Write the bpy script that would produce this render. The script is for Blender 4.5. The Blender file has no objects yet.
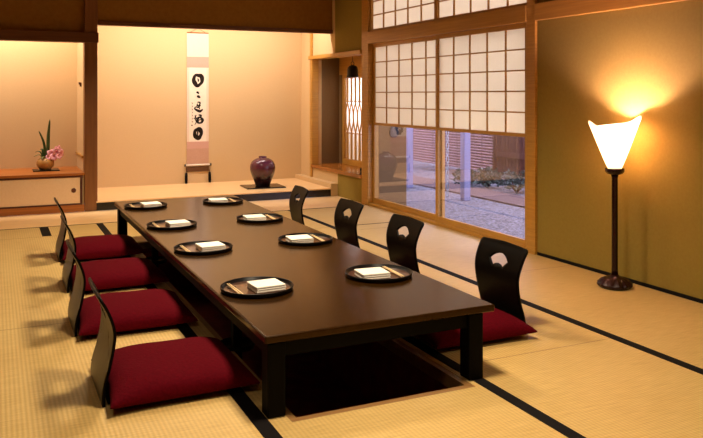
import bpy, bmesh, math, random
from mathutils import Vector, Matrix
random.seed(7)
S = bpy.context.scene
COL = S.collection
PI = math.pi

# ------------------------------------------------------------------ materials
def new_mat(name):
    m = bpy.data.materials.new(name); m.use_nodes = True
    nt = m.node_tree; nt.nodes.clear()
    out = nt.nodes.new('ShaderNodeOutputMaterial')
    return m, nt, out
def lin(c):
    return tuple((x/12.92 if x <= .04045 else ((x+.055)/1.055)**2.4) for x in c)
def rgb(r, g, b):
    return lin((r/255, g/255, b/255)) + (1,)
def N(nt, t, **kw):
    n = nt.nodes.new(t)
    for k, v in kw.items():
        if k in n.inputs: n.inputs[k].default_value = v
        else: setattr(n, k, v)
    return n
def mat(name, c1, c2=None, rough=.5, scale=(6, 6, 6), nscale=3., detail=4., bump=0., bscale=None, spec=.5, coat=0., sheen=0., metal=0., coat_rough=.1, stint=None):
    m, nt, out = new_mat(name)
    b = N(nt, 'ShaderNodeBsdfPrincipled')
    b.inputs['Roughness'].default_value = rough
    b.inputs['Specular IOR Level'].default_value = spec
    b.inputs['Coat Weight'].default_value = coat
    b.inputs['Coat Roughness'].default_value = coat_rough
    b.inputs['Sheen Weight'].default_value = sheen
    b.inputs['Metallic'].default_value = metal
    if stint: b.inputs['Specular Tint'].default_value = stint + (1,)
    nt.links.new(b.outputs[0], out.inputs[0])
    tc = N(nt, 'ShaderNodeTexCoord'); mp = N(nt, 'ShaderNodeMapping')
    mp.inputs['Scale'].default_value = scale
    nt.links.new(tc.outputs['Object'], mp.inputs[0])
    no = N(nt, 'ShaderNodeTexNoise'); no.inputs['Scale'].default_value = nscale; no.inputs['Detail'].default_value = detail
    nt.links.new(mp.outputs[0], no.inputs['Vector'])
    if c2 is None: c2 = tuple(x*.8 for x in c1[:3]) + (1,)
    rp = N(nt, 'ShaderNodeValToRGB')
    rp.color_ramp.elements[0].position = .3; rp.color_ramp.elements[0].color = c2
    rp.color_ramp.elements[1].position = .7; rp.color_ramp.elements[1].color = c1
    nt.links.new(no.outputs[0], rp.inputs[0]); nt.links.new(rp.outputs[0], b.inputs['Base Color'])
    if bump:
        bp = N(nt, 'ShaderNodeBump'); bp.inputs['Strength'].default_value = bump; bp.inputs['Distance'].default_value = .01
        src = no
        if bscale:
            src = N(nt, 'ShaderNodeTexNoise'); src.inputs['Scale'].default_value = bscale
            nt.links.new(tc.outputs['Object'], src.inputs['Vector'])
        nt.links.new(src.outputs[0], bp.inputs['Height']); nt.links.new(bp.outputs[0], b.inputs['Normal'])
    return m
M = {}
M['wood'] = mat('honey_wood', rgb(196, 146, 62), rgb(176, 126, 50), .38, (2, 2, 40), 2.2, spec=.4)
M['wood_y'] = mat('honey_wood_long', rgb(196, 146, 62), rgb(176, 126, 50), .36, (40, 1.2, 40), 1.4, spec=.4)
M['wood_x'] = mat('honey_wood_cross', rgb(190, 116, 50), rgb(158, 92, 36), .36, (1.2, 40, 40), 1.4, spec=.4)
M['sill'] = mat('dark_sill_wood', rgb(164, 102, 38), rgb(138, 82, 28), .2, (40, 1.2, 40), 1.4, spec=.5)
M['beam'] = mat('dark_beam_wood', rgb(118, 70, 28), rgb(96, 54, 20), .5, (1.2, 30, 30), 1.5)
M['pillar'] = mat('pillar_wood', rgb(142, 92, 42), rgb(124, 76, 32), .45, (20, 20, 1.5), 1.6)
M['pale_wood'] = mat('pale_floorboard', rgb(250, 214, 156), rgb(240, 200, 140), .3, (1, 30, 30), 1.5, spec=.5)
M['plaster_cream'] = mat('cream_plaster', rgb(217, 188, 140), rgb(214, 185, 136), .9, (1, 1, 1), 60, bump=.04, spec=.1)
M['plaster_olive'] = mat('olive_plaster', rgb(148, 128, 60), rgb(144, 123, 56), .9, (1, 1, 1), 60, bump=.08, spec=.1)
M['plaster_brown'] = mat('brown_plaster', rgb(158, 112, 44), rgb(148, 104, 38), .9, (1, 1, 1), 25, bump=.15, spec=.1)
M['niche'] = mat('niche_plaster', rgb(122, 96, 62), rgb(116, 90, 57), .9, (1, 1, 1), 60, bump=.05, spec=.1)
M['black'] = mat('black_lacquer', (.006, .005, .005, 1), (.004, .003, .003, 1), .22, spec=.5)
M['tray_black'] = mat('black_tray_lacquer', (.006, .005, .005, 1), (.004, .003, .003, 1), .35, spec=.12)
M['black_matt'] = mat('black_border_cloth', (.006, .005, .006, 1), (.01, .008, .008, 1), .8, nscale=40, spec=.1)
M['table'] = mat('dark_table_lacquer', rgb(44, 25, 4), rgb(36, 19, 3), .22, (12, .8, 12), 2.5, spec=.36, stint=(1, .66, .36))
M['table_leg'] = mat('dark_table_frame', rgb(6, 4, 3), rgb(4, 3, 2), .55, (12, .8, 12), 2.5, spec=.08)
M['chair_in'] = mat('black_bentwood', rgb(9, 6, 5), rgb(6, 4, 3), .42, (3, 3, 30), 2., spec=.07)
M['chair_out'] = mat('bentwood_olive_reflection', rgb(68, 52, 22), rgb(46, 34, 14), .4, (30, 30, 3), 3.)  # olive tone paints the tatami reflection onto the outer backrest face
M['burgundy'] = mat('burgundy_cloth', rgb(86, 5, 18), rgb(75, 4, 15), .9, (1, 1, 1), 90, bump=.25, spec=.04)
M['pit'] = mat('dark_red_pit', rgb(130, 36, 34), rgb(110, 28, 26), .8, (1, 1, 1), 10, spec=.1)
M['lip'] = mat('pit_lip_wood', rgb(150, 110, 62), rgb(130, 92, 48), .5, (2, 30, 30), 2)
M['white_cloth'] = mat('white_towel', rgb(245, 240, 230), rgb(236, 230, 218), .9, (1, 1, 1), 120, bump=.25, spec=.1)
M['tray_in'] = mat('tray_reflected_brown', rgb(74, 42, 22), rgb(60, 32, 16), .28, (1, 30, 30), 2, coat=.3)  # brown colour stands in for light reflected in the glossy tray floor
M['stick'] = mat('pale_chopstick', rgb(236, 208, 160), rgb(224, 192, 140), .6, (20, 2, 20), 3)
M['iron'] = mat('black_iron', (.008, .007, .007, 1), (.014, .012, .011, 1), .45, nscale=30, metal=.3)
M['lampwood'] = mat('dark_red_lacquer', rgb(46, 10, 8), rgb(32, 7, 6), .25, (10, 10, 2), 3, spec=.35)
M['silk'] = mat('cream_silk', rgb(236, 218, 194), rgb(228, 208, 182), .8, (60, 60, 4), 6, spec=.2)
M['silk_pink'] = mat('pink_silk', rgb(214, 170, 150), rgb(208, 162, 142), .8, (60, 60, 8), 6, spec=.2)
M['silk_rose'] = mat('faded_rose_silk', rgb(208, 168, 142), rgb(192, 150, 124), .8, (60, 60, 8), 8, spec=.2)
M['paper'] = mat('calligraphy_paper', rgb(246, 234, 212), rgb(240, 226, 202), .9, (1, 1, 1), 12, spec=.1)
M['ink'] = mat('black_ink', (.012, .009, .007, 1), (.03, .022, .015, 1), .9, (1, 1, 1), 40, spec=.1)
M['ink_faint'] = mat('faint_ink', rgb(120, 96, 70), rgb(96, 76, 56), .9, spec=.1)
M['gold_brown'] = mat('dark_gold_brown', rgb(104, 66, 18), rgb(84, 52, 14), .7, (40, 40, 10), 6)
M['pot'] = mat('ochre_pottery', rgb(206, 158, 84), rgb(176, 124, 58), .4, (1, 1, 1), 14, spec=.4)
M['leaf'] = mat('dark_green_leaf', rgb(74, 92, 36), rgb(52, 70, 24), .5, (10, 10, 2), 5)
M['leaf_yel'] = mat('yellow_green_leaf', rgb(120, 118, 50), rgb(84, 92, 36), .5, (10, 10, 2), 5)
M['petal'] = mat('pink_petal', rgb(248, 196, 198), rgb(240, 160, 176), .6, (1, 1, 1), 40)
M['petal_c'] = mat('deep_pink_petal', rgb(226, 110, 140), rgb(210, 90, 124), .6)
M['cab_door'] = mat('beige_door_paper', rgb(244, 212, 164), rgb(240, 207, 158), .85, (1, 1, 1), 60, spec=.15)
M['dark_frame'] = mat('dark_red_frame', rgb(92, 44, 20), rgb(74, 34, 16), .35, (2, 30, 30), 2)
M['gravel'] = mat('grey_gravel', rgb(160, 154, 154), rgb(44, 40, 42), .9, (1, 1, 1), 34, 6, bump=1., spec=.1)
M['fence'] = mat('brown_fence', rgb(104, 62, 48), rgb(74, 44, 36), .8, (14, 14, 2), 4)
M['reed'] = mat('split_reed', rgb(176, 140, 136), rgb(96, 66, 62), .7, (4, 4, 80), 3)
M['pale_post'] = mat('pale_bluish_post', rgb(150, 150, 176), rgb(136, 136, 164), .5, (10, 10, 1), 3)  # even pale bluish tone for the garden posts
M['shrub'] = mat('shrub_leaf', rgb(112, 124, 110), rgb(52, 68, 56), .45, (1, 1, 1), 20)
M['chain'] = mat('pale_metal', rgb(200, 214, 220), rgb(140, 170, 165), .3, metal=.7)
M['ceiling'] = mat('ceiling_board', rgb(128, 92, 52), rgb(112, 78, 42), .7, (2, 20, 2), 2)
M['brown_strip'] = mat('brown_ground_strip', rgb(112, 84, 74), rgb(86, 64, 58), .8, (20, 1, 20), 3)
M['stone'] = mat('edge_stone', rgb(96, 92, 100), rgb(60, 58, 66), .9, (1, 1, 1), 14, bump=.5)

def tatami():
    m, nt, out = new_mat('tatami_straw')
    b = N(nt, 'ShaderNodeBsdfPrincipled'); b.inputs['Roughness'].default_value = .5; b.inputs['Specular IOR Level'].default_value = .38
    nt.links.new(b.outputs[0], out.inputs[0])
    tc = N(nt, 'ShaderNodeTexCoord')
    w = N(nt, 'ShaderNodeTexWave'); w.wave_type = 'BANDS'; w.bands_direction = 'X'; w.inputs['Scale'].default_value = 18.; w.inputs['Distortion'].default_value = .25
    w.inputs['Detail'].default_value = 1.; w.inputs['Detail Scale'].default_value = 6.
    nt.links.new(tc.outputs['Object'], w.inputs['Vector'])
    mp = N(nt, 'ShaderNodeMapping'); mp.inputs['Scale'].default_value = (9, 160, 1)
    nt.links.new(tc.outputs['Object'], mp.inputs[0])
    no = N(nt, 'ShaderNodeTexNoise'); no.inputs['Scale'].default_value = 1.; no.inputs['Detail'].default_value = 3.
    nt.links.new(mp.outputs[0], no.inputs['Vector'])
    n2 = N(nt, 'ShaderNodeTexNoise'); n2.inputs['Scale'].default_value = 1.1
    nt.links.new(tc.outputs['Object'], n2.inputs['Vector'])
    rp = N(nt, 'ShaderNodeValToRGB')
    rp.color_ramp.elements[0].position = .3; rp.color_ramp.elements[0].color = rgb(194, 161, 96)
    rp.color_ramp.elements[1].position = .72; rp.color_ramp.elements[1].color = rgb(216, 184, 118)
    nt.links.new(no.outputs[0], rp.inputs[0])
    mx = N(nt, 'ShaderNodeMix', data_type='RGBA', blend_type='MULTIPLY'); mx.inputs[0].default_value = .14
    nt.links.new(rp.outputs[0], mx.inputs[6]); nt.links.new(w.outputs['Color'], mx.inputs[7])
    mx2 = N(nt, 'ShaderNodeMix', data_type='RGBA', blend_type='SOFT_LIGHT'); mx2.inputs[0].default_value = .3
    nt.links.new(mx.outputs[2], mx2.inputs[6]); nt.links.new(n2.outputs[0], mx2.inputs[7])
    nt.links.new(mx2.outputs[2], b.inputs['Base Color'])
    bp = N(nt, 'ShaderNodeBump'); bp.inputs['Strength'].default_value = .2; bp.inputs['Distance'].default_value = .004
    nt.links.new(w.outputs['Fac'], bp.inputs['Height']); nt.links.new(bp.outputs[0], b.inputs['Normal'])
    return m
M['tatami'] = tatami()
def paper_mat(name, col, trans):
    m, nt, out = new_mat(name)
    d = N(nt, 'ShaderNodeBsdfDiffuse'); t = N(nt, 'ShaderNodeBsdfTranslucent')
    no = N(nt, 'ShaderNodeTexNoise'); no.inputs['Scale'].default_value = 60
    tc = N(nt, 'ShaderNodeTexCoord'); nt.links.new(tc.outputs['Object'], no.inputs['Vector'])
    rp = N(nt, 'ShaderNodeValToRGB'); rp.color_ramp.elements[0].color = tuple(x*.93 for x in col[:3]) + (1,); rp.color_ramp.elements[1].color = col
    nt.links.new(no.outputs[0], rp.inputs[0])
    nt.links.new(rp.outputs[0], d.inputs[0]); nt.links.new(rp.outputs[0], t.inputs[0])
    mx = N(nt, 'ShaderNodeMixShader'); mx.inputs[0].default_value = trans
    nt.links.new(d.outputs[0], mx.inputs[1]); nt.links.new(t.outputs[0], mx.inputs[2]); nt.links.new(mx.outputs[0], out.inputs[0])
    return m
M['shoji'] = paper_mat('shoji_paper', rgb(246, 235, 208), .55)
M['shade'] = paper_mat('lampshade_paper', rgb(250, 236, 208), .5)
def glass_mat():
    m, nt, out = new_mat('window_glass')
    t = N(nt, 'ShaderNodeBsdfTransparent'); t.inputs[0].default_value = (.82, .82, .89, 1)
    g = N(nt, 'ShaderNodeBsdfGlossy'); g.inputs['Roughness'].default_value = .015
    lw = N(nt, 'ShaderNodeLayerWeight'); lw.inputs[0].default_value = .5
    pw = N(nt, 'ShaderNodeMath', operation='POWER'); pw.inputs[1].default_value = 4.
    nt.links.new(lw.outputs['Facing'], pw.inputs[0])
    fr = N(nt, 'ShaderNodeMath', operation='MULTIPLY_ADD'); fr.inputs[1].default_value = .9; fr.inputs[2].default_value = .08
    nt.links.new(pw.outputs[0], fr.inputs[0])
    mx = N(nt, 'ShaderNodeMixShader')
    nt.links.new(fr.outputs[0], mx.inputs[0]); nt.links.new(t.outputs[0], mx.inputs[1]); nt.links.new(g.outputs[0], mx.inputs[2]); nt.links.new(mx.outputs[0], out.inputs[0])
    return m
M['glass'] = glass_mat()
def vase_mat():
    m, nt, out = new_mat('purple_glaze')
    b = N(nt, 'ShaderNodeBsdfPrincipled'); b.inputs['Roughness'].default_value = .22; b.inputs['Coat Weight'].default_value = .3
    nt.links.new(b.outputs[0], out.inputs[0])
    tc = N(nt, 'ShaderNodeTexCoord'); sp = N(nt, 'ShaderNodeSeparateXYZ'); nt.links.new(tc.outputs['Object'], sp.inputs[0])
    no = N(nt, 'ShaderNodeTexNoise'); no.inputs['Scale'].default_value = 16; no.inputs['Detail'].default_value = 6
    nt.links.new(tc.outputs['Object'], no.inputs['Vector'])
    ma = N(nt, 'ShaderNodeMath', operation='MULTIPLY_ADD'); ma.inputs[1].default_value = .09
    nt.links.new(no.outputs[0], ma.inputs[0]); nt.links.new(sp.outputs[2], ma.inputs[2])
    rp = N(nt, 'ShaderNodeValToRGB'); e = rp.color_ramp.elements
    e[0].position = .14; e[0].color = rgb(40, 10, 12)
    e[1].position = .36; e[1].color = rgb(92, 42, 62)
    k = e.new(.2); k.color = rgb(72, 28, 40)
    nt.links.new(ma.outputs[0], rp.inputs[0]); nt.links.new(rp.outputs[0], b.inputs['Base Color'])
    return m
M['vase'] = vase_mat()

# ------------------------------------------------------------------ mesh helpers
class MB:
    def __init__(s): s.bm = bmesh.new(); s.mats = []
    def mi(s, m):
        if m is None: return 0
        if m not in s.mats: s.mats.append(m)
        return s.mats.index(m)
    def box(s, x0, x1, y0, y1, z0, z1, m=None):
        i = s.mi(m)
        v = [s.bm.verts.new((x, y, z)) for x in (x0, x1) for y in (y0, y1) for z in (z0, z1)]
        for q in ((0, 1, 3, 2), (4, 6, 7, 5), (0, 4, 5, 1), (2, 3, 7, 6), (0, 2, 6, 4), (1, 5, 7, 3)):
            f = s.bm.faces.new([v[k] for k in q]); f.material_index = i
        return s
    def lathe(s, prof, n=32, c=(0, 0, 0), m=None, rfun=None, smooth=True):
        i = s.mi(m); rings = []
        for r, z in prof:
            if r < 1e-5: rings.append([s.bm.verts.new((c[0], c[1], c[2]+z))])
            else:
                ring = []
                for k in range(n):
                    a = 2*PI*k/n; rr = r*(rfun(a, z) if rfun else 1)
                    ring.append(s.bm.verts.new((c[0]+rr*math.cos(a), c[1]+rr*math.sin(a), c[2]+z)))
                rings.append(ring)
        for a, b in zip(rings, rings[1:]):
            for k in range(n):
                k2 = (k+1) % n
                vs = [a[0] if len(a) == 1 else a[k], a[0] if len(a) == 1 else a[k2], b[0] if len(b) == 1 else b[k2], b[0] if len(b) == 1 else b[k]]
                u = []
                for q in vs:
                    if q not in u: u.append(q)
                if len(u) > 2:
                    f = s.bm.faces.new(u); f.material_index = i; f.smooth = smooth
        return s
    def tube(s, pts, rad, n=8, m=None, cap=True):
        i = s.mi(m); pts = [Vector(p) for p in pts]
        rads = rad if isinstance(rad, (list, tuple)) else [rad]*len(pts)
        rings = []; up = None
        for k, p in enumerate(pts):
            d = (pts[min(k+1, len(pts)-1)] - pts[max(k-1, 0)]).normalized()
            if up is None:
                up = Vector((0, 0, 1)) if abs(d.z) < .9 else Vector((1, 0, 0))
            a = d.cross(up).normalized(); b = a.cross(d).normalized(); up = b
            rings.append([s.bm.verts.new(p + (a*math.cos(2*PI*j/n) + b*math.sin(2*PI*j/n))*rads[k]) for j in range(n)])
        for a, b in zip(rings, rings[1:]):
            for j in range(n):
                f = s.bm.faces.new((a[j], a[(j+1) % n], b[(j+1) % n], b[j])); f.material_index = i; f.smooth = True
        if cap:
            for r in (rings[0], rings[-1]):
                f = s.bm.faces.new(r); f.material_index = i
        return s
    def sheet(s, rows, m=None, smooth=True):
        i = s.mi(m); g = [[s.bm.verts.new(p) for p in r] for r in rows]
        for a, b in zip(g, g[1:]):
            for k in range(len(a)-1):
                f = s.bm.faces.new((a[k], a[k+1], b[k+1], b[k])); f.material_index = i; f.smooth = smooth
        return s
    def ribbon_xz(s, pts, wid, y, m=None, closed=False):
        """brush stroke lying in the plane y = const"""
        i = s.mi(m); n = len(pts); L = []; R = []
        for k in range(n):
            if closed: a, b = pts[(k-1) % n], pts[(k+1) % n]
            else: a, b = pts[max(k-1, 0)], pts[min(k+1, n-1)]
            dx, dz = b[0]-a[0], b[1]-a[1]; l = math.hypot(dx, dz) or 1
            w = (wid[k] if isinstance(wid, (list, tuple)) else wid)/2
            nx, nz = -dz/l*w, dx/l*w
            L.append(s.bm.verts.new((pts[k][0]+nx, y, pts[k][1]+nz))); R.append(s.bm.verts.new((pts[k][0]-nx, y, pts[k][1]-nz)))
        for k in range(n if closed else n-1):
            k2 = (k+1) % n
            f = s.bm.faces.new((L[k], R[k], R[k2], L[k2])); f.material_index = i
        return s
    def build(s, name, mats=None, parent=None, loc=(0, 0, 0), bevel=0, seg=2, rot=0, solid=0, sub=0, recalc=True):
        if recalc: bmesh.ops.recalc_face_normals(s.bm, faces=s.bm.faces)
        me = bpy.data.meshes.new(name); s.bm.to_mesh(me); s.bm.free()
        ml = s.mats if s.mats else (mats if isinstance(mats, (list, tuple)) else [mats])
        if not s.mats or s.mats == [None]: ml = mats if isinstance(mats, (list, tuple)) else [mats]
        for m in ml: me.materials.append(M[m])
        o = bpy.data.objects.new(name, me); COL.objects.link(o)
        o.location = loc; o.rotation_euler = (0, 0, rot)
        if parent: o.parent = parent
        if sub:
            d = o.modifiers.new('sub', 'SUBSURF'); d.levels = sub; d.render_levels = sub
        if solid:
            d = o.modifiers.new('solid', 'SOLIDIFY'); d.thickness = solid; d.offset = 0
        if bevel:
            d = o.modifiers.new('bevel', 'BEVEL'); d.width = bevel; d.segments = seg; d.limit_method = 'ANGLE'; d.angle_limit = math.radians(40)
        return o
def tag(o, label, cat, group=None):
    o['label'] = label; o['category'] = cat
    if group: o['group'] = group
    return o
def thing(name, label, cat, loc=(0, 0, 0), rot=0, group=None):
    o = bpy.data.objects.new(name, None); COL.objects.link(o); o.empty_display_size = .1
    o.location = loc; o.rotation_euler = (0, 0, rot)
    return tag(o, label, cat, group)
def struct(o, label=None):
    o['kind'] = 'structure'
    if label: o['label'] = label
    return o
def copy_tree(o, parent=None):
    c = o.copy(); COL.objects.link(c)
    if parent: c.parent = parent
    for ch in list(o.children): copy_tree(ch, c)
    return c

# ------------------------------------------------------------------ dimensions (metres; camera at the origin of the floor plan)
WX = 3.69            # right wall
YT = 8.25            # front of tokonoma and pillar
YB = 9.45            # tokonoma back wall
CE = 2.45
XL, YF = -2.6, -1.8
D1, D2 = 4.70, 7.35  # door opening
A1, A2 = 7.56, 9.03  # window alcove opening
ZK = 1.757           # door head
PX0, PX1, PY0, PY1 = .986, 1.792, 2.615, 6.38   # pit

# ------------------------------------------------------------------ floor
b = MB()
for x0, x1, y0, y1 in ((XL, PX0, YF, 7.45), (PX1, WX, YF, 7.45), (PX0, PX1, YF, PY0), (PX0, PX1, PY1, 7.45)):
    b.box(x0, x1, y0, y1, -.06, 0, 'tatami')
H = .0015
def heri(x, y0, y1, w=.056): b.box(x-w/2, x+w/2, y0, y1, 0, H, 'black_matt')
heri(2.775, YF, 7.44); heri(1.845, YF, 7.44); heri(.882, YF, 7.44, .06); heri(.40, 6.95, 7.44, .075); heri(-.08, YF, 6.9, .06)
b.box(XL, WX, 7.43, 7.4499, 0, H*.8, 'black_matt')
for x0, x1, ys in ((-.05, .85, (.44, 2.35, 4.265, 6.93)), (1.875, 2.745, (.93, 2.85, 4.77, 6.33)), (2.805, 3.66, (2.27, 4.19, 6.1)), (.91, 1.82, (1.6, 6.5, 6.95)), (XL, -.11, (.9, 2.85, 4.8))):
    for y in ys: b.box(x0, x1, y-.002, y+.002, 0, .0004, 'lip')
b.box(2.80, 3.66, 6.322, 6.338, 0, H*.7, 'black_matt')
# sunken leg well under the table
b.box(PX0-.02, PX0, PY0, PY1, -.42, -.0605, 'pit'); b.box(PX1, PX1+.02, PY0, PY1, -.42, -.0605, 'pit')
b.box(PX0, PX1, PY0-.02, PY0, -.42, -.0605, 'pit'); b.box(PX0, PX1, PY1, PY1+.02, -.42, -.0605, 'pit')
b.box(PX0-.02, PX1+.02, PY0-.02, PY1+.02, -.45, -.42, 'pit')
b.box(PX0, PX1, PY0, PY0+.032, -.058, 0, 'lip'); b.box(PX0, PX0+.03, PY0+.03, PY1-.03, -.058, -.002, 'lip')
b.box(PX1-.03, PX1, PY0+.03, PY1-.03, -.058, -.002, 'lip'); b.box(PX0, PX1, PY1-.03, PY1, -.058, -.002, 'lip')
# flush floorboards before the tokonoma
b.box(XL, WX, 7.45, YT+.02, -.06, 0, 'pale_wood')
struct(b.build('floor'), 'golden tatami floor with black cloth borders and a dark leg well under the table')

# tokonoma platform
b = MB()
b.box(.95, 3.6, YT, YB, .001, .083, 'black'); b.box(.95, 3.6, YT-.004, YB, .083, .098, 'pale_wood')
struct(b.build('floor_tokonoma', bevel=.003), 'raised pale board platform of the tokonoma with a black front edge')

# ------------------------------------------------------------------ walls
b = MB()
b.box(.95, WX+.6, YB, YB+.1, 0, CE)
struct(b.build('wall_back', 'plaster_cream'), 'lit cream plaster wall behind the scroll')
b = MB(); b.box(XL, .834, 9.05, 9.15, 0, CE)
struct(b.build('wall_back_left', 'plaster_cream'), 'cream plaster wall behind the flower cabinet')
b = MB(); b.box(.834, .95, 8.3725, YB+.1, 0, CE)
struct(b.build('wall_partition', 'plaster_cream'), 'narrow cream partition beside the wooden pillar')
b = MB()
b.box(.834, .82, 8.40, 9.05, .52, .535) if False else b.box(.818, .834, 8.372, 9.05, .545, .565)
struct(b.build('trim_1', 'wood_y'))
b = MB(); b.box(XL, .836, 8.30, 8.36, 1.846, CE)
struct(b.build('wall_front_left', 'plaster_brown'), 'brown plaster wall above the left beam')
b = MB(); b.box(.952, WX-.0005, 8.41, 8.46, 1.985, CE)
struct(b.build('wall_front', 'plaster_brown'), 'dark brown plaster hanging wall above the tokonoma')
b = MB(); b.box(.952, WX-.0005, 8.395, 8.475, 1.94, 1.985)
struct(b.build('trim_2', 'beam', bevel=.003))
b = MB(); b.box(XL, .972, 8.232, 8.365, 1.742, 1.846)
struct(b.build('trim_3', 'beam', bevel=.004))
b = MB(); b.box(.834, .963, YT, 8.372, 0, CE)
struct(b.build('trim_pillar', 'pillar', bevel=.006), 'square wooden pillar between the two recesses')
# right wall, with openings for doors, transom and alcove
b = MB()
b.box(WX, WX+.12, YF, D1-.12, 0, CE); b.box(WX, WX+.12, D1-.12, A1, 2.40, CE)
b.box(WX, WX+.12, A1, 8.25, 0, .275); b.box(WX, WX+.12, A1, 8.33, 1.70, CE)
struct(b.build('wall_right', 'plaster_olive'), 'olive plaster wall on the right')
b = MB(); b.box(WX, WX+.12, 8.25, A2, 0, .275); b.box(WX, WX+.12, 8.33, A2, 1.70, CE); b.box(WX, WX+.12, A2, YB, 0, CE)  # olive wall continues here; cream colour stands in for the tokonoma light
struct(b.build('wall_right_tokonoma', 'plaster_cream'), 'side wall of the tokonoma, cream colour standing in for lamplight')
b = MB(); b.box(WX-.008, WX, YF, D1-.13, 0, .022)
struct(b.build('baseboard_right', 'black_matt'))
b = MB(); b.box(WX-.022, WX+.11, D1-.122, D1-.02, 0, CE); struct(b.build('trim_4', 'wood', bevel=.004), 'right door post')
b = MB(); b.box(WX-.022, WX+.11, D2+.05, A1, 0, CE); struct(b.build('trim_5', 'wood', bevel=.004), 'post between doors and window alcove')
b = MB(); b.box(WX-.03, WX+.10, D1-.0195, D2+.0495, ZK, 1.885); b.box(WX-.03, WX-.0005, YF, D1-.1225, ZK, 1.885)
struct(b.build('trim_6', 'wood_y', bevel=.004), 'honey coloured beam above the sliding doors')
b = MB(); b.box(WX-.012, WX+.11, D1-.0195, D2+.0495, .001, .03); struct(b.build('trim_7', 'wood_y', bevel=.003), 'door sill')
b = MB(); b.box(WX-.02, WX-.0005, A2, A2+.06, .1, CE-.01); b.box(WX-.02, WX+.075, A2-.014, A2-.0005, .3155, 1.6545); struct(b.build('trim_8', 'wood', bevel=.003), 'slim post at the far side of the window alcove')
b = MB(); b.box(WX-.035, WX+.12, A1, A2+.08, 1.655, 1.70); struct(b.build('trim_9', 'wood_y', bevel=.003), 'head board of the window alcove')
b = MB(); b.box(WX-.03, WX+.49, A1, A2, .275, .315); struct(b.build('trim_10', 'sill', bevel=.003), 'glossy sill board of the window alcove')
b = MB(); b.box(3.602, WX-.0005, YT, YB-.001, .001, .15); struct(b.build('trim_11', 'plaster_cream'), 'low cream ledge along the side wall of the tokonoma')
# alcove shell
XA = 4.06
b = MB()
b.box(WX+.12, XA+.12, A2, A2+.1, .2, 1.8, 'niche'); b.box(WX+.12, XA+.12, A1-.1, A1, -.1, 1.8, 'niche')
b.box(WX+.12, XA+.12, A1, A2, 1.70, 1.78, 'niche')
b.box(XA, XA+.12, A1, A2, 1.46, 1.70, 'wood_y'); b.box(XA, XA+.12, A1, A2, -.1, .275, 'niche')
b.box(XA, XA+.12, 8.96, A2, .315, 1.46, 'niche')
struct(b.build('wall_alcove'), 'recessed window alcove walls')
# walls out of the frame close the room
b = MB(); b.box(XL-.1, XL, YF, 9.05, 0, CE); struct(b.build('wall_left', 'plaster_olive'))
b = MB(); b.box(XL-.1, WX+.12, YF-.1, YF, 0, CE); struct(b.build('wall_rear', 'plaster_olive'))
b = MB(); b.box(XL-.1, WX+.12, YF-.1, YB+.1, CE, CE+.08); struct(b.build('ceiling', 'ceiling'))

# ------------------------------------------------------------------ sliding doors with paper above and glass below
def door(name, y0, y1, x, label):
    st = .04
    r = bpy.data.objects.new(name, None); COL.objects.link(r); r.location = (x, y0, .03); struct(r, label)
    W = y1-y0; Hh = ZK-.03-.002; t = .03
    zg0, zg1, zp0, zp1 = .055, .845, .872, Hh-.038
    f = MB()
    f.box(0, t, 0, st, 0, Hh); f.box(0, t, W-st, W, 0, Hh)
    f.box(0, t, st, W-st, 0, zg0); f.box(0, t, st, W-st, zg1, zp0); f.box(0, t, st, W-st, zp1, Hh)
    f.build('door_frame', 'wood', r, bevel=.002)
    g = MB(); bw = .011
    for k in range(1, 5):
        y = st+(W-2*st)*k/5; g.box(.004, .016, y-bw/2, y+bw/2, zp0, zp1)
    for k in range(1, 5):
        z = zp0+(zp1-zp0)*k/5; g.box(.003, .015, st, W-st, z-bw/2, z+bw/2)
    g.build('lattice', 'wood', r)
    p = MB(); p.box(.017, .019, st, W-st, zp0, zp1); p.build('paper_panel', 'shoji', r)
    p = MB(); p.box(.013, .017, st, W-st, zg0, zg1); p.build('glass_pane', 'glass', r)
    return r
door('door_1', 4.685, 6.035, WX-.002, 'right sliding door, white paper lattice over a clear glass pane')
door('door_2', 5.975, 7.398, WX+.034, 'left sliding door, white paper lattice over a clear glass pane')
# transom
r = bpy.data.objects.new('window_1', None); COL.objects.link(r); r.location = (WX+.005, D1-.0195, 1.8855); struct(r, 'paper transom window above the sliding doors')
W = D2-D1+.069; Hh = .514
f = MB(); f.box(0, .05, 0, .025, 0, Hh); f.box(0, .05, W-.03, W, 0, Hh); f.box(0, .05, .025, W-.03, 0, .024); f.box(0, .05, .025, W-.03, Hh-.03, Hh)
f.box(0, .05, W/2-.028, W/2+.028, .024, Hh-.03); f.build('window_frame', 'wood', r)
g = MB()
for a, e in ((.025, W/2-.028), (W/2+.028, W-.03)):
    for k in range(1, 5):
        y = a+(e-a)*k/5; g.box(.006, .02, y-.006, y+.006, .024, Hh-.03)
    for z in (.175, .325): g.box(.005, .019, a, e, z-.006, z+.006)
g.build('lattice', 'wood', r)
p = MB(); p.box(.022, .024, .025, W/2-.028, .024, Hh-.03); p.box(.022, .024, W/2+.028, W-.03, .024, Hh-.03); p.build('paper_panel', 'shoji', r)
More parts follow.
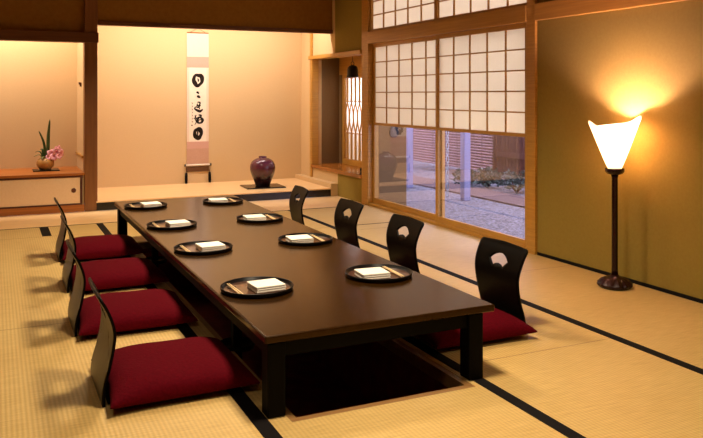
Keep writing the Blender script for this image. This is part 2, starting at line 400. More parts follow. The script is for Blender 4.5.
# alcove shoji with vertical bars and crossing bent strips
r = bpy.data.objects.new('window_2', None); COL.objects.link(r); r.location = (XA+.03, A1, .315); struct(r, 'bright paper window in the alcove with vertical bars and crossing bent strips')
W = 8.96-A1; Hh = 1.145
f = MB(); f.box(-.02, .05, W-.05, W, 0, Hh); f.box(-.02, .05, 0, .05, 0, Hh); f.box(-.02, .05, .05, W-.05, 0, .07); f.box(-.02, .05, .05, W-.05, Hh-.045, Hh)
f.build('window_frame', 'wood', r, bevel=.002)
g = MB(); n = 11; ys = [.05+(W-.1)*(k+.5)/n for k in range(n)]; z1, z2 = .40, .80
for y in ys:
    g.box(0, .012, y-.020, y+.020, .07, z1); g.box(0, .012, y-.020, y+.020, z2, Hh-.045)
for z in (z1, z2): g.box(-.003, .010, .05, W-.05, z-.007, z+.007)
dy = ys[1]-ys[0]
for sgn in (-1, 1):
    for y in ys:
        pts = []
        for k in range(13):
            t = k/12; yy = y+sgn*dy*.52*math.sin(PI*t)
            if not .056 < yy < W-.056: yy = min(max(yy, .056), W-.056)
            pts.append((.004+.004*(sgn > 0), yy, z1+(z2-z1)*t))
        g.tube(pts, .009, 5)
g.build('lattice', 'wood', r)
p = MB(); p.box(.016, .018, .05, W-.05, .07, Hh-.045); p.build('paper_panel', 'shoji', r)

# ------------------------------------------------------------------ low table
TX0, TX1, TY0, TY1, TZ = .90, 1.924, 2.665, 6.57, .31
t = thing('low_table', 'long low dark brown lacquered dining table over the leg well', 'table', (1.406, 4.6, 0))
def tb(): return MB()
def off(b_, x0, x1, y0, y1, z0, z1): b_.box(x0-1.406, x1-1.406, y0-4.6, y1-4.6, z0, z1); return b_
off(tb(), TX0, TX1, TY0, TY1, .28, TZ).build('tabletop', 'table', t, bevel=.007, seg=3)
a = MB(); off(a, .985, 1.797, TY0+.022, TY0+.047, .222, .2795); off(a, .985, 1.797, TY1-.11, TY1-.085, .222, .2795)
off(a, .925, .95, 2.746, 6.419, .222, .2795); off(a, 1.832, 1.857, 2.746, 6.419, .222, .2795)
a.build('apron', 'table_leg', t)
for lx in (.912, 1.798):
    for ly in (2.673, 6.42):
        off(MB(), lx, lx+.072, ly, ly+.072, H+.0005, .2795).build('leg', 'table_leg', t, bevel=.005)
for ly in (3.54, 5.6):
    q = MB(); q.box(1.05-.022-1.406, 1.05+.022-1.406, ly-.022-4.6, ly+.022-4.6, -.4195, .2795)
    sp = q.build('support_post', 'table_leg', t)
    q = MB(); q.lathe([(.023, -.012), (.085, -.012), (.09, .0), (.085, .012), (.078, .002), (.023, .002)], 32, (1.05-1.406, ly-4.6, .0))
    q.build('collar', 'table_leg', sp)

# ------------------------------------------------------------------ legless chairs
def ray_poly(c, a, poly):
    dx, dz = math.cos(a), math.sin(a); best = None
    for (x1, z1), (x2, z2) in zip(poly, poly[1:]+poly[:1]):
        ex, ez = x2-x1, z2-z1; den = dx*ez-dz*ex
        if abs(den) < 1e-12: continue
        tt = ((x1-c[0])*ez-(z1-c[1])*ex)/den; u = ((x1-c[0])*dz-(z1-c[1])*dx)/den
        if tt > 1e-6 and -1e-6 <= u <= 1+1e-6 and (best is None or tt < best): best = tt
    return (c[0]+best*dx, c[1]+best*dz)
PROF = [(-.05, -.010), (.0, -.030), (.03, -.034), (.08, -.030), (.15, -.010), (.21, .002), (.26, .008), (.30, .004), (.35, -.012), (.40, -.036), (.43, -.056)]
def prof(z):
    for (z0, x0), (z1, x1) in zip(PROF, PROF[1:]):
        if z <= z1:
            u = (z-z0)/(z1-z0); u = max(0, min(1, u)); return x0+(x1-x0)*(u*u*(3-2*u)*.5+u*.5)
    return PROF[-1][1]
def smoothprof(z): return sum(prof(z+d) for d in (-.02, -.01, 0, .01, .02))/5
def chair_back():
    hw, top, bot = .19, .425, .004
    outer = []
    def arc(cx, cz, r, a0, a1, n=6):
        for k in range(n+1):
            a = math.radians(a0+(a1-a0)*k/n); outer.append((cx+r*math.cos(a), cz+r*math.sin(a)))
    arc(hw+.008-.02, top-.022, .02, 0, 80); outer.append((0, top+.004)); arc(-(hw+.008-.02), top-.022, .02, 100, 180)
    for z, w in ((.33, .194), (.26, .186), (.2, .182), (.13, .182), (.07, .186)): outer.append((-w, z))
    outer.append((-.189, bot)); outer.append((.189, bot))
    for z, w in ((.07, .186), (.13, .182), (.2, .182), (.26, .186), (.33, .194)): outer.append((w, z))
    fan = []
    for k in range(9):
        a = math.radians(42+96*k/8); fan.append((.106*math.cos(a), .266+.106*math.sin(a)))
    for k in range(5):
        a = math.radians(138-96*k/4); fan.append((.054*math.cos(a), .266+.054*math.sin(a)))
    c = (0, .343)
    angs = set(2*PI*k/80 for k in range(80))
    for p in outer+fan: angs.add(math.atan2(p[1]-c[1], p[0]-c[0]) % (2*PI))
    angs = sorted(angs); A = []
    for a in angs:
        if not A or a-A[-1] > 1e-4: A.append(a)
    bm = bmesh.new(); RINGS = 12; cols = []
    for a in A:
        pi, po = ray_poly(c, a, fan), ray_poly(c, a, outer)
        col = []
        for k in range(RINGS+1):
            u = k/RINGS; y = pi[0]+(po[0]-pi[0])*u; z = pi[1]+(po[1]-pi[1])*u
            x = smoothprof(z)+.006*((y/.19)**2)*(1 if z > .1 else z/.1)
            col.append(bm.verts.new((x, y, z)))
        cols.append(col)
    for i in range(len(cols)):
        p, q = cols[i], cols[(i+1) % len(cols)]
        for k in range(RINGS):
            f = bm.faces.new((p[k], p[k+1], q[k+1], q[k])); f.smooth = True
    bmesh.ops.recalc_face_normals(bm, faces=bm.faces)
    # make normals face the sitter (+x)
    if sum(f.normal.x for f in bm.faces) < 0: bmesh.ops.reverse_faces(bm, faces=bm.faces)
    me = bpy.data.meshes.new('backrest'); bm.to_mesh(me); bm.free()
    for m in ('chair_in', 'chair_out', 'chair_in'): me.materials.append(M[m])
    return me
back_me = chair_back()
def make_chair(label):
    r = thing('legless_chair', label, 'chair', group='legless chairs around the low table')
    o = bpy.data.objects.new('backrest', back_me); COL.objects.link(o); o.parent = r
    d = o.modifiers.new('solid', 'SOLIDIFY'); d.thickness = .011; d.offset = -1; d.material_offset = 1; d.material_offset_rim = 2
    q = MB(); q.box(-.018, .40, -.175, .175, .006, .016); q.build('seat_board', 'chair_in', r, bevel=.003)
    return r
def cushion_mesh():
    n = 26; hx, hy = .278, .275; rows_t, rows_b = [], []
    bm = bmesh.new()
    def P(u, v, sgn):
        px = abs(u)**2.6; py = abs(v)**2.6
        e = max(0, (1-px)*(1-py))**.36
        pin = 1+.05*(abs(u*v)**4) - .022*((1-abs(v)**2)*abs(u)**6+(1-abs(u)**2)*abs(v)**6)*1
        lump = .003*math.sin(u*5+1)*math.cos(v*4)
        z = .022+(.086*e+lump*e if sgn > 0 else -.0195*min(1, e*1.6))
        return (u*hx*pin, v*hy*pin, z)
    us = [math.sin((2*i/n-1)*PI/2) for i in range(n+1)]
    T = [[bm.verts.new(P(u, v, 1)) for v in us] for u in us]
    B = [[None]*(n+1) for _ in us]
    for i in range(n+1):
        for j in range(n+1):
            B[i][j] = T[i][j] if i in (0, n) or j in (0, n) else bm.verts.new(P(us[i], us[j], -1))
    for i in range(n):
        for j in range(n):
            f = bm.faces.new((T[i][j], T[i+1][j], T[i+1][j+1], T[i][j+1])); f.smooth = True
            f = bm.faces.new((B[i][j], B[i][j+1], B[i+1][j+1], B[i+1][j])); f.smooth = True
    bmesh.ops.recalc_face_normals(bm, faces=bm.faces)
    me = bpy.data.meshes.new('floor_cushion'); bm.to_mesh(me); bm.free(); me.materials.append(M['burgundy']); return me
cush_me = cushion_mesh()
LY = [3.23, 4.18, 5.08, 6.01]; RY = [3.285, 4.21, 5.04, 5.97]
ordw = ['nearest the front', 'second from the front', 'third from the front', 'farthest back']
first = None
for side, ys in (('left', LY), ('right', RY)):
    for k, y in enumerate(ys):
        lab = 'black bentwood legless chair %s, %s of the table' % (ordw[k], side)
        if first is None: first = c = make_chair(lab)
        else: c = copy_tree(first)
        c['label'] = lab
        x = [.412, .398, .436, .458][k] if side == 'left' else [2.385, 2.325, 2.32, 2.29][k]
        c.location = (x, y, 0); c.rotation_euler = (0, 0, 0 if side == 'left' else PI-(.09 if k == 3 else 0))
        o = bpy.data.objects.new('floor_cushion', cush_me); COL.objects.link(o)
        tag(o, 'burgundy floor cushion on the chair %s, %s of the table' % (ordw[k], side), 'cushion', 'burgundy floor cushions on the chairs')
        o.location = (x+.262 if side == 'left' else x-.27, y-.015, .0165)
        o.rotation_euler = (0, 0, [.01, -.015, .02, 0][k])

# ------------------------------------------------------------------ place settings
def towel():
    q = MB()
    for k, (z0, z1, dx) in enumerate(((0, .0098, 0), (.0101, .0195, .002), (.0198, .029, -.001))):
        q.box(-.07+dx, .07+dx, -.064, .064, z0, z1)
    return q
def set_place(idx, side, x, y, T):
    sg = 1 if side == 'left' else -1
    w = '%s, %s half of the table' % (ordw[idx], side)
    if not T:
        tr = thing('serving_tray', '', 'tray', group='round black trays on the table')
        q = MB(); q.lathe([(0, 0), (.158, 0), (.165, .006), (.167, .019), (.165, .021), (.162, .019), (.159, .007), (.150, .0055)], 56); q.build('tray_rim', 'tray_black', tr)
        q = MB(); q.lathe([(.151, .0058), (0, .0058)], 56); q.build('tray_floor', 'tray_in', tr, recalc=False)
        tw = towel().build('folded_towel', 'white_cloth', bevel=.0038, seg=3)
        ch = thing('chopsticks', '', 'chopsticks', group='chopstick pairs on the trays')
        for s_ in (-1, 1):
            q = MB(); q.tube([(s_*.006, -.10, .0042), (s_*.0055, .0, .006), (s_*.005, .11, .0082)], [.004, .0036, .0022], 8); q.build('chopstick', 'stick', ch)
        rs = MB(); rs.box(-.02, .02, -.008, .008, 0, .005); rs = rs.build('chopstick_rest', 'black', bevel=.002)
        T.extend([tr, tw, ch, rs]); objs = T
    else: objs = [copy_tree(o) for o in T]
    tr, tw, ch, rs = objs
    z = TZ
    tr.location = (x, y, z+.0005); tag(tr, 'round black lacquer tray, ' + w, 'tray', 'round black trays on the table')
    tw.location = (x+(.034 if sg > 0 else -.05), y-.03, z+.0066)
    tw.rotation_euler = (0, 0, .06 if sg > 0 else -.08); tag(tw, 'folded white hand towel on the tray ' + w, 'towel', 'folded white towels on the trays')
    cx = x+(-.105 if sg > 0 else .078)
    rs.location = (cx, y+.055, z+.0066); tag(rs, 'small black chopstick rest on the tray ' + w, 'chopstick rest', 'chopstick rests on the trays')
    ch.location = (cx, y-.008, z+.0079); tag(ch, 'pale wooden chopsticks laid on the tray ' + w, 'chopsticks', 'chopstick pairs on the trays')
    ch.rotation_euler = (0, 0, .02 if sg > 0 else -.03); rs.rotation_euler = ch.rotation_euler
PT = []
for k, y in enumerate((3.33, 4.32, 5.18, 6.16)): set_place(k, 'left', 1.085, y, PT)
for k, y in enumerate((3.335, 4.31, 5.19, 6.16)): set_place(k, 'right', 1.712, y, PT)

# ------------------------------------------------------------------ hanging scroll
U = .01235                    # metre per scroll unit
sx = 2.302
s = thing('hanging_scroll', 'tall hanging calligraphy scroll on the lit cream tokonoma wall', 'scroll', (sx, YB, .32))
def panel(name, m, u0, u1, v0, v1, d0=.004, d1=.006):
    q = MB(); q.box(u0*U, u1*U, -d1, -d0, v0*U, v1*U); return q.build(name, m, s)
panel('mounting', 'silk', -11.2, 11.2, 0, 134)
panel('side_border', 'silk', -11.2, -8.8, 2, 112, .006, .0068); panel('side_border', 'silk', 8.8, 11.2, 2, 112, .006, .0068)
panel('upper_band', 'silk_pink', -11.2, 11.2, 99, 110, .0068, .0076)
pp = panel('writing_paper', 'paper', -8.8, 8.8, 24, 99, .0068, .0076)
panel('lower_band', 'silk_pink', -11.2, 11.2, 17, 24, .0068, .0076)
panel('lower_silk', 'silk_rose', -11.2, 11.2, 1.5, 17, .0068, .0074)
for u in (-3.6, 3.6): panel('hanging_strip', 'silk', u-.6, u+.6, 110, 134, .0066, .0078)
q = MB(); q.tube([(-12.4*U, -.012, .3*U), (12.4*U, -.012, .3*U)], .011, 12); rl = q.build('roller', 'paper', s)
for sg in (-1, 1):
    q = MB(); q.tube([(sg*12.4*U, -.012, .3*U), (sg*13.6*U, -.012, .3*U)], [.014, .016], 12); q.build('roller_knob', 'black', rl)
    q = MB(); q.tube([(sg*12.*U, -.018, -.6*U), (sg*12.*U, -.018, -7*U)], .0035, 6)
    cd = q.build('cord', 'dark_frame', s)
    q = MB(); q.lathe([(0, 0), (.012, -.004), (.017, -.03), (.018, -.10), (.014, -.145), (0, -.15)], 12, (sg*12.*U, -.018, -7*U)); q.build('tassel', 'black_matt', cd)
panel('under_roller_band', 'gold_brown', -11.4, 11.4, -6.4, -1.2, .004, .012)  # dark gold-brown band below the roller
q = MB(); q.tube([(-11.*U, -.008, 134.3*U), (11.*U, -.008, 134.3*U)], .007, 8); q.build('top_rod', 'wood_x', s)
q = MB(); q.tube([(-8*U, -.008, 134.6*U), (0, -.008, 139*U), (8*U, -.008, 134.6*U)], .0022, 6)
q.tube([(0, 0, 139.4*U), (0, -.022, 139.4*U)], .005, 8); q.build('hanging_cord', 'iron', s)
ink = MB(); ink2 = MB(); Yk = -.0082
def st(pts, wid, m='ink', closed=False):
    P_ = [((x-198.5)*U, (167-y)*U) for x, y in pts]
    # resample with Catmull-Rom
    if not closed and len(P_) > 2:
        out, ws = [], []
        for k in range(len(P_)-1):
            p0, p1, p2, p3 = P_[max(k-1, 0)], P_[k], P_[k+1], P_[min(k+2, len(P_)-1)]
            for j in range(5):
                t_ = j/5
                f = lambda i: .5*((2*p1[i])+(-p0[i]+p2[i])*t_+(2*p0[i]-5*p1[i]+4*p2[i]-p3[i])*t_*t_+(-p0[i]+3*p1[i]-3*p2[i]+p3[i])*t_**3)
                out.append((f(0), f(1))); ws.append((wid[k]+(wid[k+1]-wid[k])*t_)*U)
        out.append(P_[-1]); ws.append(wid[-1]*U)
    else: out, ws = P_, [w*U for w in wid]
    global Yk
    Yk -= .00004
    (ink2 if m == 'ink_faint' else ink).ribbon_xz(out, ws, Yk, m, closed)
def ring(cx, cy, rx, ry, w, seed, n=28):
    rr = random.Random(seed); ph = rr.random()*6
    pts, ws = [], []
    for k in range(n):
        a = 2*PI*k/n
        f = 1+.07*math.sin(3*a+ph)+.05*math.sin(5*a+2*ph)
        pts.append((cx+rx*f*math.cos(a), cy+ry*f*math.sin(a))); ws.append(w*(1+.22*math.sin(2*a+ph)))
    st(pts, ws, 'ink', True)
ring(198.6, 80.6, 4.3, 5.3, 3.7, 9)                                   # first character: round brushed sun
st([(198.2, 78.8), (199.0, 80.6), (198.7, 82.4)], [.6, 1.7, .7])
st([(196.8, 93.0), (198.4, 93.2), (199.6, 94.6)], [1.2, 2.4, 1.0]); st([(197.4, 97.2), (199.2, 97.4), (200.8, 98.8)], [1.4, 3.0, 1.2])
st([(198.0, 103.0), (200.6, 103.4), (200.0, 106.0), (197.6, 106.4), (198.4, 104.4)], [1.0, 1.6, 1.4, 1.3, .8])
st([(201.4, 106.0), (198.8, 108.2), (196.6, 107.8), (195.2, 109.4), (197.6, 111.2), (200.8, 112.2), (203.6, 110.2)], [.8, 1.6, 1.1, 1.3, 2.4, 2.8, .9])
st([(199.8, 107.6), (200.2, 110.2)], [1.1, 1.0])
st([(196.8, 116.0), (195.6, 119.4), (196.8, 123.0), (195.2, 126.0)], [1.0, 1.2, 1.0, .5]); st([(194.2, 119.6), (197.8, 119.0)], [.8, 1.0]); st([(195.2, 116.5), (197.2, 120.2), (197.6, 124.4)], [.6, .8, .5])
ring(200.6, 121.4, 2.6, 2.9, 2.3, 8, 22); st([(199.2, 116.0), (201.6, 116.6), (201.0, 119.0)], [1.0, 2.2, 1.2]); st([(198.4, 121.2), (203.6, 120.6)], [.9, 1.2])
ring(198.6, 134.8, 3.4, 4.3, 4.0, 5); st([(198.4, 133.2), (198.2, 136.4)], [1.7, 1.0])
for k in range(7):
    y = 103.5+k*3.1; st([(192.0+.3*(k % 2), y), (193.2, y+.5), (192.4, y+1.6)], [.45, .5, .35], 'ink_faint')
st([(191.6, 126.4), (193.2, 126.4)], [1.2, 1.2], 'ink_faint')
ink.build('brush_writing', None, pp); ink2.build('small_inscription', None, pp)

# ------------------------------------------------------------------ vase on its board
o = MB().box(-.235, .235, -.19, .19, 0, .014).build('display_board', 'black', None, (2.905, 8.70, .0985), bevel=.004)
o.rotation_euler = (0, 0, -.06); tag(o, 'flat black lacquer board under the purple jar', 'board')
q = MB()
q.lathe([(0, 0), (.080, 0), (.086, .006), (.096, .04), (.118, .09), (.138, .14), (.150, .19), (.152, .225), (.146, .258), (.130, .290), (.104, .314), (.074, .329), (.052, .335), (.046, .339), (.046, .347), (.049, .352), (.044, .355), (.038, .350), (.038, .33), (.06, .315), (.10, .29)], 56)
o = q.build('ceramic_jar', 'vase', None, (2.905, 8.70, .1125)); tag(o, 'round shouldered purple glazed jar on the tokonoma platform', 'vase')

# ------------------------------------------------------------------ cabinet with flowers
CX = .815
c = thing('built_in_cabinet', 'low built-in cabinet with beige sliding doors under the flowers', 'cabinet', (-.3, YT, 0))
def cb(x0, x1, y0, y1, z0, z1, name, m, par=None, bev=.002):
    q = MB(); q.box(x0+.3, x1+.3, y0-YT, y1-YT, z0, z1); return q.build(name, m, par or c, bevel=bev)
cb(-1.4, .833, YT+.0, 9.049, .375, .400, 'top_board', 'wood_x')
cb(-1.4, CX, YT+.004, YT+.03, .355, .3745, 'upper_rail', 'dark_frame'); cb(-1.4, CX, YT+.004, YT+.03, .073, .088, 'lower_rail', 'dark_frame')
cb(CX-.022, CX, YT+.004, YT+.03, .0885, .3545, 'end_stile', 'dark_frame')
cb(-1.4, .833, YT+.006, YT+.04, .001, .0725, 'plinth', 'wood_x')
cb(-1.4, .833, YT+.032, 9.0, .0735, .3745, 'body', 'plaster_cream')
for x0, x1, dx in ((-.12, CX-.023, .012), (-1.1, -.121, .018)):
    d = cb(x0, x1, YT+dx, YT+dx+.008, .0885, .3545, 'door', 'cab_door')
    q = MB(); q.lathe([(0, .004), (.012, .003), (.020, .002), (.022, 0), (.024, .0005), (.024, -.004)], 24)
    h = q.build('door_pull', 'dark_frame', d, ((x1-.062 if dx < .015 else x0+.06)+.3, dx-.0005, .222)); h.rotation_euler = (PI/2, 0, 0)
# board, pot, flowers
FX, FY, FZ = .488, 8.66, .400
o = MB().box(-.130, .130, -.105, .105, 0, .012).build('flower_board', 'black', None, (FX, FY, FZ+.0005), bevel=.003); tag(o, 'small black board under the flower pot on the cabinet', 'board')
fl = thing('flower_arrangement', 'round ochre pot with pink blossoms and two tall leaves', 'flower pot', (FX-.005, FY, FZ+.013))
q = MB(); q.lathe([(0, 0), (.05, 0), (.058, .005), (.080, .03), (.090, .062), (.085, .092), (.062, .115), (.050, .12), (.046, .115), (.06, .095), (0, .09)], 40); q.build('pot', 'pot', fl)
def blade(name, pts, w, m, nrm=(0, 1, 0)):
    P_ = [Vector(p) for p in pts]; rows = []; n = 14
    for i in range(n+1):
        t_ = i/n*(len(P_)-1); k = min(int(t_), len(P_)-2); u = t_-k
        p0, p1, p2, p3 = P_[max(k-1, 0)], P_[k], P_[k+1], P_[min(k+2, len(P_)-1)]
        p = .5*((2*p1)+(-p0+p2)*u+(2*p0-5*p1+4*p2-p3)*u*u+(-p0+3*p1-3*p2+p3)*u**3)
        d = (P_[k+1]-P_[k]).normalized(); sd = d.cross(Vector(nrm)).normalized()
        ww = w*(math.sin(PI*min(1, .12+.88*i/n))**.6)*.5+.0008
        rows.append([p-sd*ww, p+Vector(nrm)*ww*.35, p+sd*ww])
    q = MB(); q.sheet(rows); return q.build(name, m, fl, solid=.002)
blade('long_leaf', [(.01, 0, .10), (.025, .0, .22), (.03, .01, .36), (.045, .01, .53)], .034, 'leaf')
blade('long_leaf', [(-.01, 0, .10), (-.005, 0, .2), (-.02, 0, .3), (-.065, 0, .41)], .024, 'leaf')
for a, l, z, m in ((2.7, .11, .05, 'leaf'), (3.4, .12, .02, 'leaf_yel'), (2.2, .08, .07, 'leaf'), (4.2, .09, .0, 'leaf_yel'), (.3, .10, .02, 'leaf'), (5.4, .09, -.01, 'leaf_yel'), (5.9, .10, .01, 'leaf'), (4.8, .08, -.015, 'leaf')):
    dx, dy = math.cos(a), math.sin(a)
    blade('leaf', [(dx*.02, dy*.02, .105), (dx*l*.5, dy*l*.5, .135+z), (dx*l, dy*l, .115+z*1.3)], .036, m, (0, 0, 1))
def blossom(x, y, z, r, yaw, pitch):
    bm = MB()
    for k in range(5):
        a = 2*PI*k/5; rows = []
        for i in range(6):
            u = i/5; rr = r*(.12+.88*u); w = r*.48*math.sin(PI*(.15+.75*u)); lift = r*.25*math.sin(PI*u*.9)-r*.2*u*u
            dx, dz = math.cos(a), math.sin(a); px, pz = -dz, dx
            rows.append([(rr*dx+px*w*t_, -lift-.1*r*abs(t_)*u, rr*dz+pz*w*t_) for t_ in (-1, -.5, 0, .5, 1)])
        bm.sheet(rows, 'petal')
    o = bm.build('blossom', None, fl, (x, y, z), solid=.0015); o.rotation_euler = (pitch, 0, yaw)
    q = MB(); q.lathe([(0, -.35*r), (.14*r, -.2*r), (.2*r, 0), (0, .2*r)], 10); h = q.build('blossom_centre', 'petal_c', o); h.rotation_euler = (PI/2, 0, 0); return o
for x, y, z, r, yaw, pt in ((.055, -.04, .165, .050, .2, -.1), (.105, -.05, .185, .052, .5, .15), (.150, -.04, .170, .048, .9, 0), (.08, -.06, .135, .044, .1, -.4), (.125, -.065, .140, .040, .4, -.5), (.03, -.05, .13, .035, -.4, -.3), (.12, -.01, .215, .040, .4, .3)):
    blossom(x, y, z, r, yaw, pt)
q = MB()
for x, z in ((.055, .165), (.105, .185), (.15, .17), (.12, .21)): q.tube([(.01, 0, .10), (x*.5, -.01, .14), (x, -.03, z)], .003, 6)
q.build('stems', 'leaf', fl)
# little wall peg beside the left recess
q = MB(); q.box(-.018, 0, -.012, .012, -.022, .022); q.box(-.028, -.018, -.017, .017, -.002, .026)
o = q.build('wall_peg', 'dark_frame', None, (.8335, 8.55, 1.312), bevel=.003); tag(o, 'small dark wooden peg on the partition beside the pillar', 'peg')

# ------------------------------------------------------------------ bell in the alcove and knob on its sill
bl = thing('hanging_bell', 'small black iron bell hanging in the window alcove', 'bell', (3.86, 8.20, 1.41))
q = MB(); q.lathe([(.058, .01), (.070, 0), (.072, .012), (.066, .03), (.064, .09), (.058, .118), (.04, .138), (.014, .146), (0, .148), (0, .14), (.045, .12), (.056, .09), (.058, .01)], 32); q.build('bell_body', 'iron', bl)
q = MB()
q.tube([(.02*math.cos(2*PI*k/16), 0, .165+.02*math.sin(2*PI*k/16)) for k in range(17)], .004, 8); q.build('loop', 'iron', bl)
q = MB(); q.tube([(0, 0, .183), (0, 0, .289)], .003, 6); q.build('cord', 'iron', bl)
q = MB(); q.lathe([(0, 0), (.022, 0), (.024, .006), (.016, .014), (.012, .03), (.02, .05), (.016, .064), (0, .068)], 20)
o = q.build('sill_knob', 'iron', None, (3.70, 7.63, .3155)); tag(o, 'small black knob on the near end of the alcove sill', 'knob')

# ------------------------------------------------------------------ floor lamp
LX, LYY = 3.505, 3.60
lp = thing('floor_lamp', 'tall floor lamp with folded paper shade on a dark red stem by the olive wall', 'lamp', (LX, LYY, 0))
q = MB(); q.lathe([(0, .001), (.092, .001), (.104, .012), (.104, .024), (.096, .032), (.080, .050), (.055, .062), (.030, .068), (.026, .078), (0, .078)], 72, rfun=lambda a, z: 1+(.075*math.cos(12*a) if .02 < z < .063 else 0)); q.build('base', 'lampwood', lp)
q = MB(); q.lathe([(0, .0785), (.021, .0785), (.019, .12), (.0185, .68), (.022, .70), (0, .70)], 24); q.build('stem', 'lampwood', lp)
q = MB(); q.lathe([(0, .701), (.022, .701), (.045, .708), (.056, .722), (.058, .742), (.052, .744), (.045, .736), (0, .732)], 40, rfun=lambda a, z: 1+(.03*math.cos(8*a) if z < .73 else 0)); q.build('cup', 'lampwood', lp)
def shade_mesh():
    q = MB(); rows = []; n = 64; R_ = 22
    for i in range(R_+1):
        u = i/R_; ring_ = []
        for k in range(n+1):
            a = 2*PI*k/n; b_ = a+math.radians(25.1)       # the two raised tips lie across the view
            sq = 1/max(abs(math.cos(b_)), abs(math.sin(b_)))**.0
            e = abs(math.cos(b_))
            zt = 1.012+.046*(e**10)+.016*math.cos(b_)
            rt = .133+.028*(e**4)
            z = .742+(zt-.742)*u
            r_ = .040+(rt-.040)*(u**.95)
            ring_.append((r_*math.cos(a), r_*math.sin(a), z))
        rows.append(ring_)
    q.sheet(rows)
    bmesh.ops.remove_doubles(q.bm, verts=q.bm.verts, dist=1e-5)
    return q.build('lamp_shade', 'shade', lp, solid=.0015)
shade_mesh()
bm_ = MB(); bm_.lathe([(0, .745), (.014, .748), (.016, .77), (.028, .80), (.03, .82), (.02, .842), (0, .85)], 20)
m, nt, out = new_mat('glowing_bulb'); e = N(nt, 'ShaderNodeEmission'); e.inputs[0].default_value = (1, .78, .5, 1); e.inputs[1].default_value = 40; nt.links.new(e.outputs[0], out.inputs[0]); M['bulb'] = m
bm_.build('bulb', 'bulb', lp)

# ------------------------------------------------------------------ garden outside the glass
b = MB(); b.box(WX+.12, 12, 2, 18, -.12, -.04, 'gravel'); b.box(5.25, 5.75, 3, 16, -.0399, -.02, 'brown_strip'); struct(b.build('ground'), 'grey gravel garden ground')  # gravel with a flat brown strip across it
b = MB(); b.box(4.9, 5.1, 3.0, 9.2, 2.45, 2.60); struct(b.build('trim_garden_beam', 'fence'), 'unseen slim beam above the garden posts and rain chain')  # added beam out of view, kept slim so sky reaches the door paper
fn = thing('garden_fence', 'brown board garden fence far behind the glass', 'fence', (7.0, 10, -.04))
q = MB()
for k in range(150): q.box(0, .02, -6+k*.08, -6+k*.08+.068, .03, 2.0)
q.box(.0201, .0208, -6, 6, .03, 2.0)
q.build('boards', 'fence', fn)
q = MB(); q.box(-.035, -.001, -6, 6, .3, .38); q.box(-.035, -.001, -6, 6, 1.4, 1.48); q.build('rails', 'fence', fn)
for k in range(9): MB().box(.021, .1, -6+k*1.45, -5.9+k*1.45, 0, 2.05).build('post', 'fence', fn)
rb = thing('reed_blind', 'reed blind hanging in the garden, seen through the left glass', 'blind', (6.35, 10.1, 0))
q = MB()
for k in range(43): q.tube([(0, -1.25, .12+k*.041), (0, 1.25, .12+k*.041)], .0135, 5, cap=False)
q.build('reeds', 'reed', rb)
for y in (-1, -.35, .35, 1):
    q = MB(); q.box(-.011, -.007, y-.008, y+.008, .1, 1.86); q.build('binding', 'dark_frame', rb)
for y in (-1.3, 1.3):
    q = MB(); q.tube([(0, y, -.04), (0, y, 2.0)], .025, 10); q.build('pole', 'fence', rb)
q = MB(); q.tube([(0, -1.34, 1.9), (0, 1.34, 1.9)], .02, 10); q.build('rail', 'fence', rb)
o = MB().box(-.045, .045, -.045, .045, -.039, 2.449).build('beam_post', 'pale_post', None, (5.0, 7.51, 0), bevel=.01); tag(o, 'pale square garden post seen through the right glass', 'post', 'pale garden posts')
o2 = o.copy(); COL.objects.link(o2); o2.location = (5.0, 8.86, 0); tag(o2, 'pale square garden post seen through the left glass', 'post', 'pale garden posts')
rc = thing('rain_chain', 'pale metal rain chain hanging outside beyond the right glass', 'chain', (5.0, 7.9, 0))
for k in range(30):
    q = MB(); z = -.04+k*.0828; pts = []
    for j in range(13):
        a = 2*PI*j/12; u, v = .017*math.cos(a), .042*math.sin(a)
        pts.append((u if k % 2 else 0, 0 if k % 2 else u, z+v+.042))
    q.tube(pts, .005, 6, cap=False); q.build('link', 'chain', rc)
def shrub(x, y, r, h, seed, label):
    rr = random.Random(seed)
    g = thing('garden_shrub', label, 'shrub', (x, y, -.04), group='garden shrubs')
    q = MB()
    for k in range(420):
        a = rr.random()*2*PI; u = rr.random()**.4; ph = rr.random()**.7*PI/2
        p = Vector((r*u*math.cos(a)*math.cos(ph*.8), r*u*math.sin(a)*math.cos(ph*.8), h*(.12+.88*u*math.sin(ph))))
        d = Vector((rr.uniform(-1, 1), rr.uniform(-1, 1), rr.uniform(-.3, 1))).normalized(); s_ = d.cross(Vector((rr.random(), rr.random(), rr.random()))).normalized()
        l, w = rr.uniform(.04, .075), rr.uniform(.012, .02)
        q.sheet([[p, p+d*.002], [p+d*l*.5-s_*w, p+d*l*.5+s_*w], [p+d*l, p+d*l*1.002]])
    q.build('leaves', 'shrub', g, recalc=False)
    q = MB()
    for k in range(7):
        a = k*.9; q.tube([(0, 0, 0), (r*.3*math.cos(a), r*.3*math.sin(a), h*.4), (r*.55*math.cos(a), r*.55*math.sin(a), h*.75)], [.012, .008, .004], 6)
    q.build('branches', 'fence', g)
for k, (x, y, r, h, l) in enumerate(((6.0, 7.85, .30, .26, 'leafy garden shrub nearest the right door post'), (5.95, 8.42, .24, .24, 'leafy garden shrub in the middle of the row behind the glass'), (5.9, 8.88, .18, .2, 'smallest leafy garden shrub, beside the pale post'))): shrub(x, y, r, h, k, l)
q = MB()
pts = []
for k in range(24):
    a = 2*PI*k/24; pts.append((.055*math.cos(a)*(1-.25*math.sin(a)), .075*math.sin(a)))
bm = q.bm; va = [bm.verts.new((x, 0, z)) for x, z in pts]; vb = [bm.verts.new((x, -.012, z)) for x, z in pts]
bm.faces.new(va); bm.faces.new(vb)
for k in range(24): bm.faces.new((va[k], va[(k+1) % 24], vb[(k+1) % 24], vb[k]))
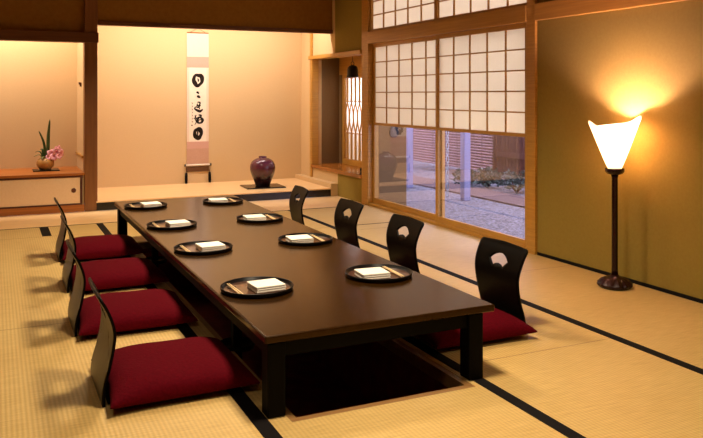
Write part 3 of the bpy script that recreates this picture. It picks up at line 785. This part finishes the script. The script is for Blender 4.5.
o = q.build('wall_plaque', 'iron', None, (4.02, A1-.1005, .80), bevel=.002); tag(o, 'dark leaf shaped plaque on the outer alcove wall behind the left glass', 'plaque')

# ------------------------------------------------------------------ light
def area(name, loc, size, power, col, rot=(0, 0, 0), size_y=None, spread=180, shape='RECTANGLE'):
    l = bpy.data.lights.new(name, 'AREA'); l.energy = power; l.color = col; l.shape = shape; l.size = size; l.size_y = size_y or size; l.spread = math.radians(spread)
    o = bpy.data.objects.new(name, l); COL.objects.link(o); o.location = loc; o.rotation_euler = rot; return o
WARM = (1, .80, .55); AMB = (1, .66, .30)
for k, y in enumerate((2.6, 4.4, 6.2)): area('ceiling_lamp_and_fill', (1.35, y, CE-.02), .35, 23.5, WARM, spread=130)
area('ceiling_lamp_and_fill', (2.6, 1.0, CE-.02), .4, 9, WARM, spread=140)  # added front fill at ceiling height, no fixture known here
area('ceiling_lamp_and_fill', (-.4, 1.6, CE-.02), .4, 6, WARM, spread=140)  # second added fill on the camera side
area('tokonoma_lamp', (2.25, 8.64, 2.40), 2.4, 35, (1, .84, .76), rot=(math.radians(12), 0, 0), size_y=.08)
area('recess_lamp', (-.2, 8.5, 2.40), 1.8, 30, (1, .82, .70), rot=(math.radians(12), 0, 0), size_y=.08)
p = bpy.data.lights.new('lamp_bulb', 'POINT'); p.energy = 46; p.color = (1, .63, .78); p.shadow_soft_size = .03
o = bpy.data.objects.new('lamp_bulb', p); COL.objects.link(o); o.location = (LX, LYY, .92)
# added fill brightens the alcove paper from outside; the world gives dusk sky
area('alcove_paper_fill', (4.85, 8.35, 1.42), 1.0, 44, (.40, .48, 1), rot=(0, math.radians(90), 0), spread=70)
w = bpy.data.worlds.new('dusk'); S.world = w; w.use_nodes = True; nt = w.node_tree
bg = nt.nodes['Background']; bg.inputs[0].default_value = (.72, .72, 1, 1); bg.inputs[1].default_value = 4.8

# ------------------------------------------------------------------ camera
cam = bpy.data.cameras.new('camera'); co = bpy.data.objects.new('camera', cam); COL.objects.link(co)
f_px = 760.; cam.sensor_fit = 'HORIZONTAL'; cam.sensor_width = 36; cam.lens = 36*f_px/703
co.location = (0, 0, 1.2); co.rotation_euler = (PI/2, 0, -math.atan(356.5/760.))
cam.shift_y = (95-219)/703; cam.clip_start = .05
S.camera = co
vs = S.view_settings; S.display_settings.display_device = 'sRGB'
vs.view_transform = 'Standard'; vs.look = 'None'; vs.gamma = 1; vs.use_curve_mapping = False; vs.exposure = 0.6
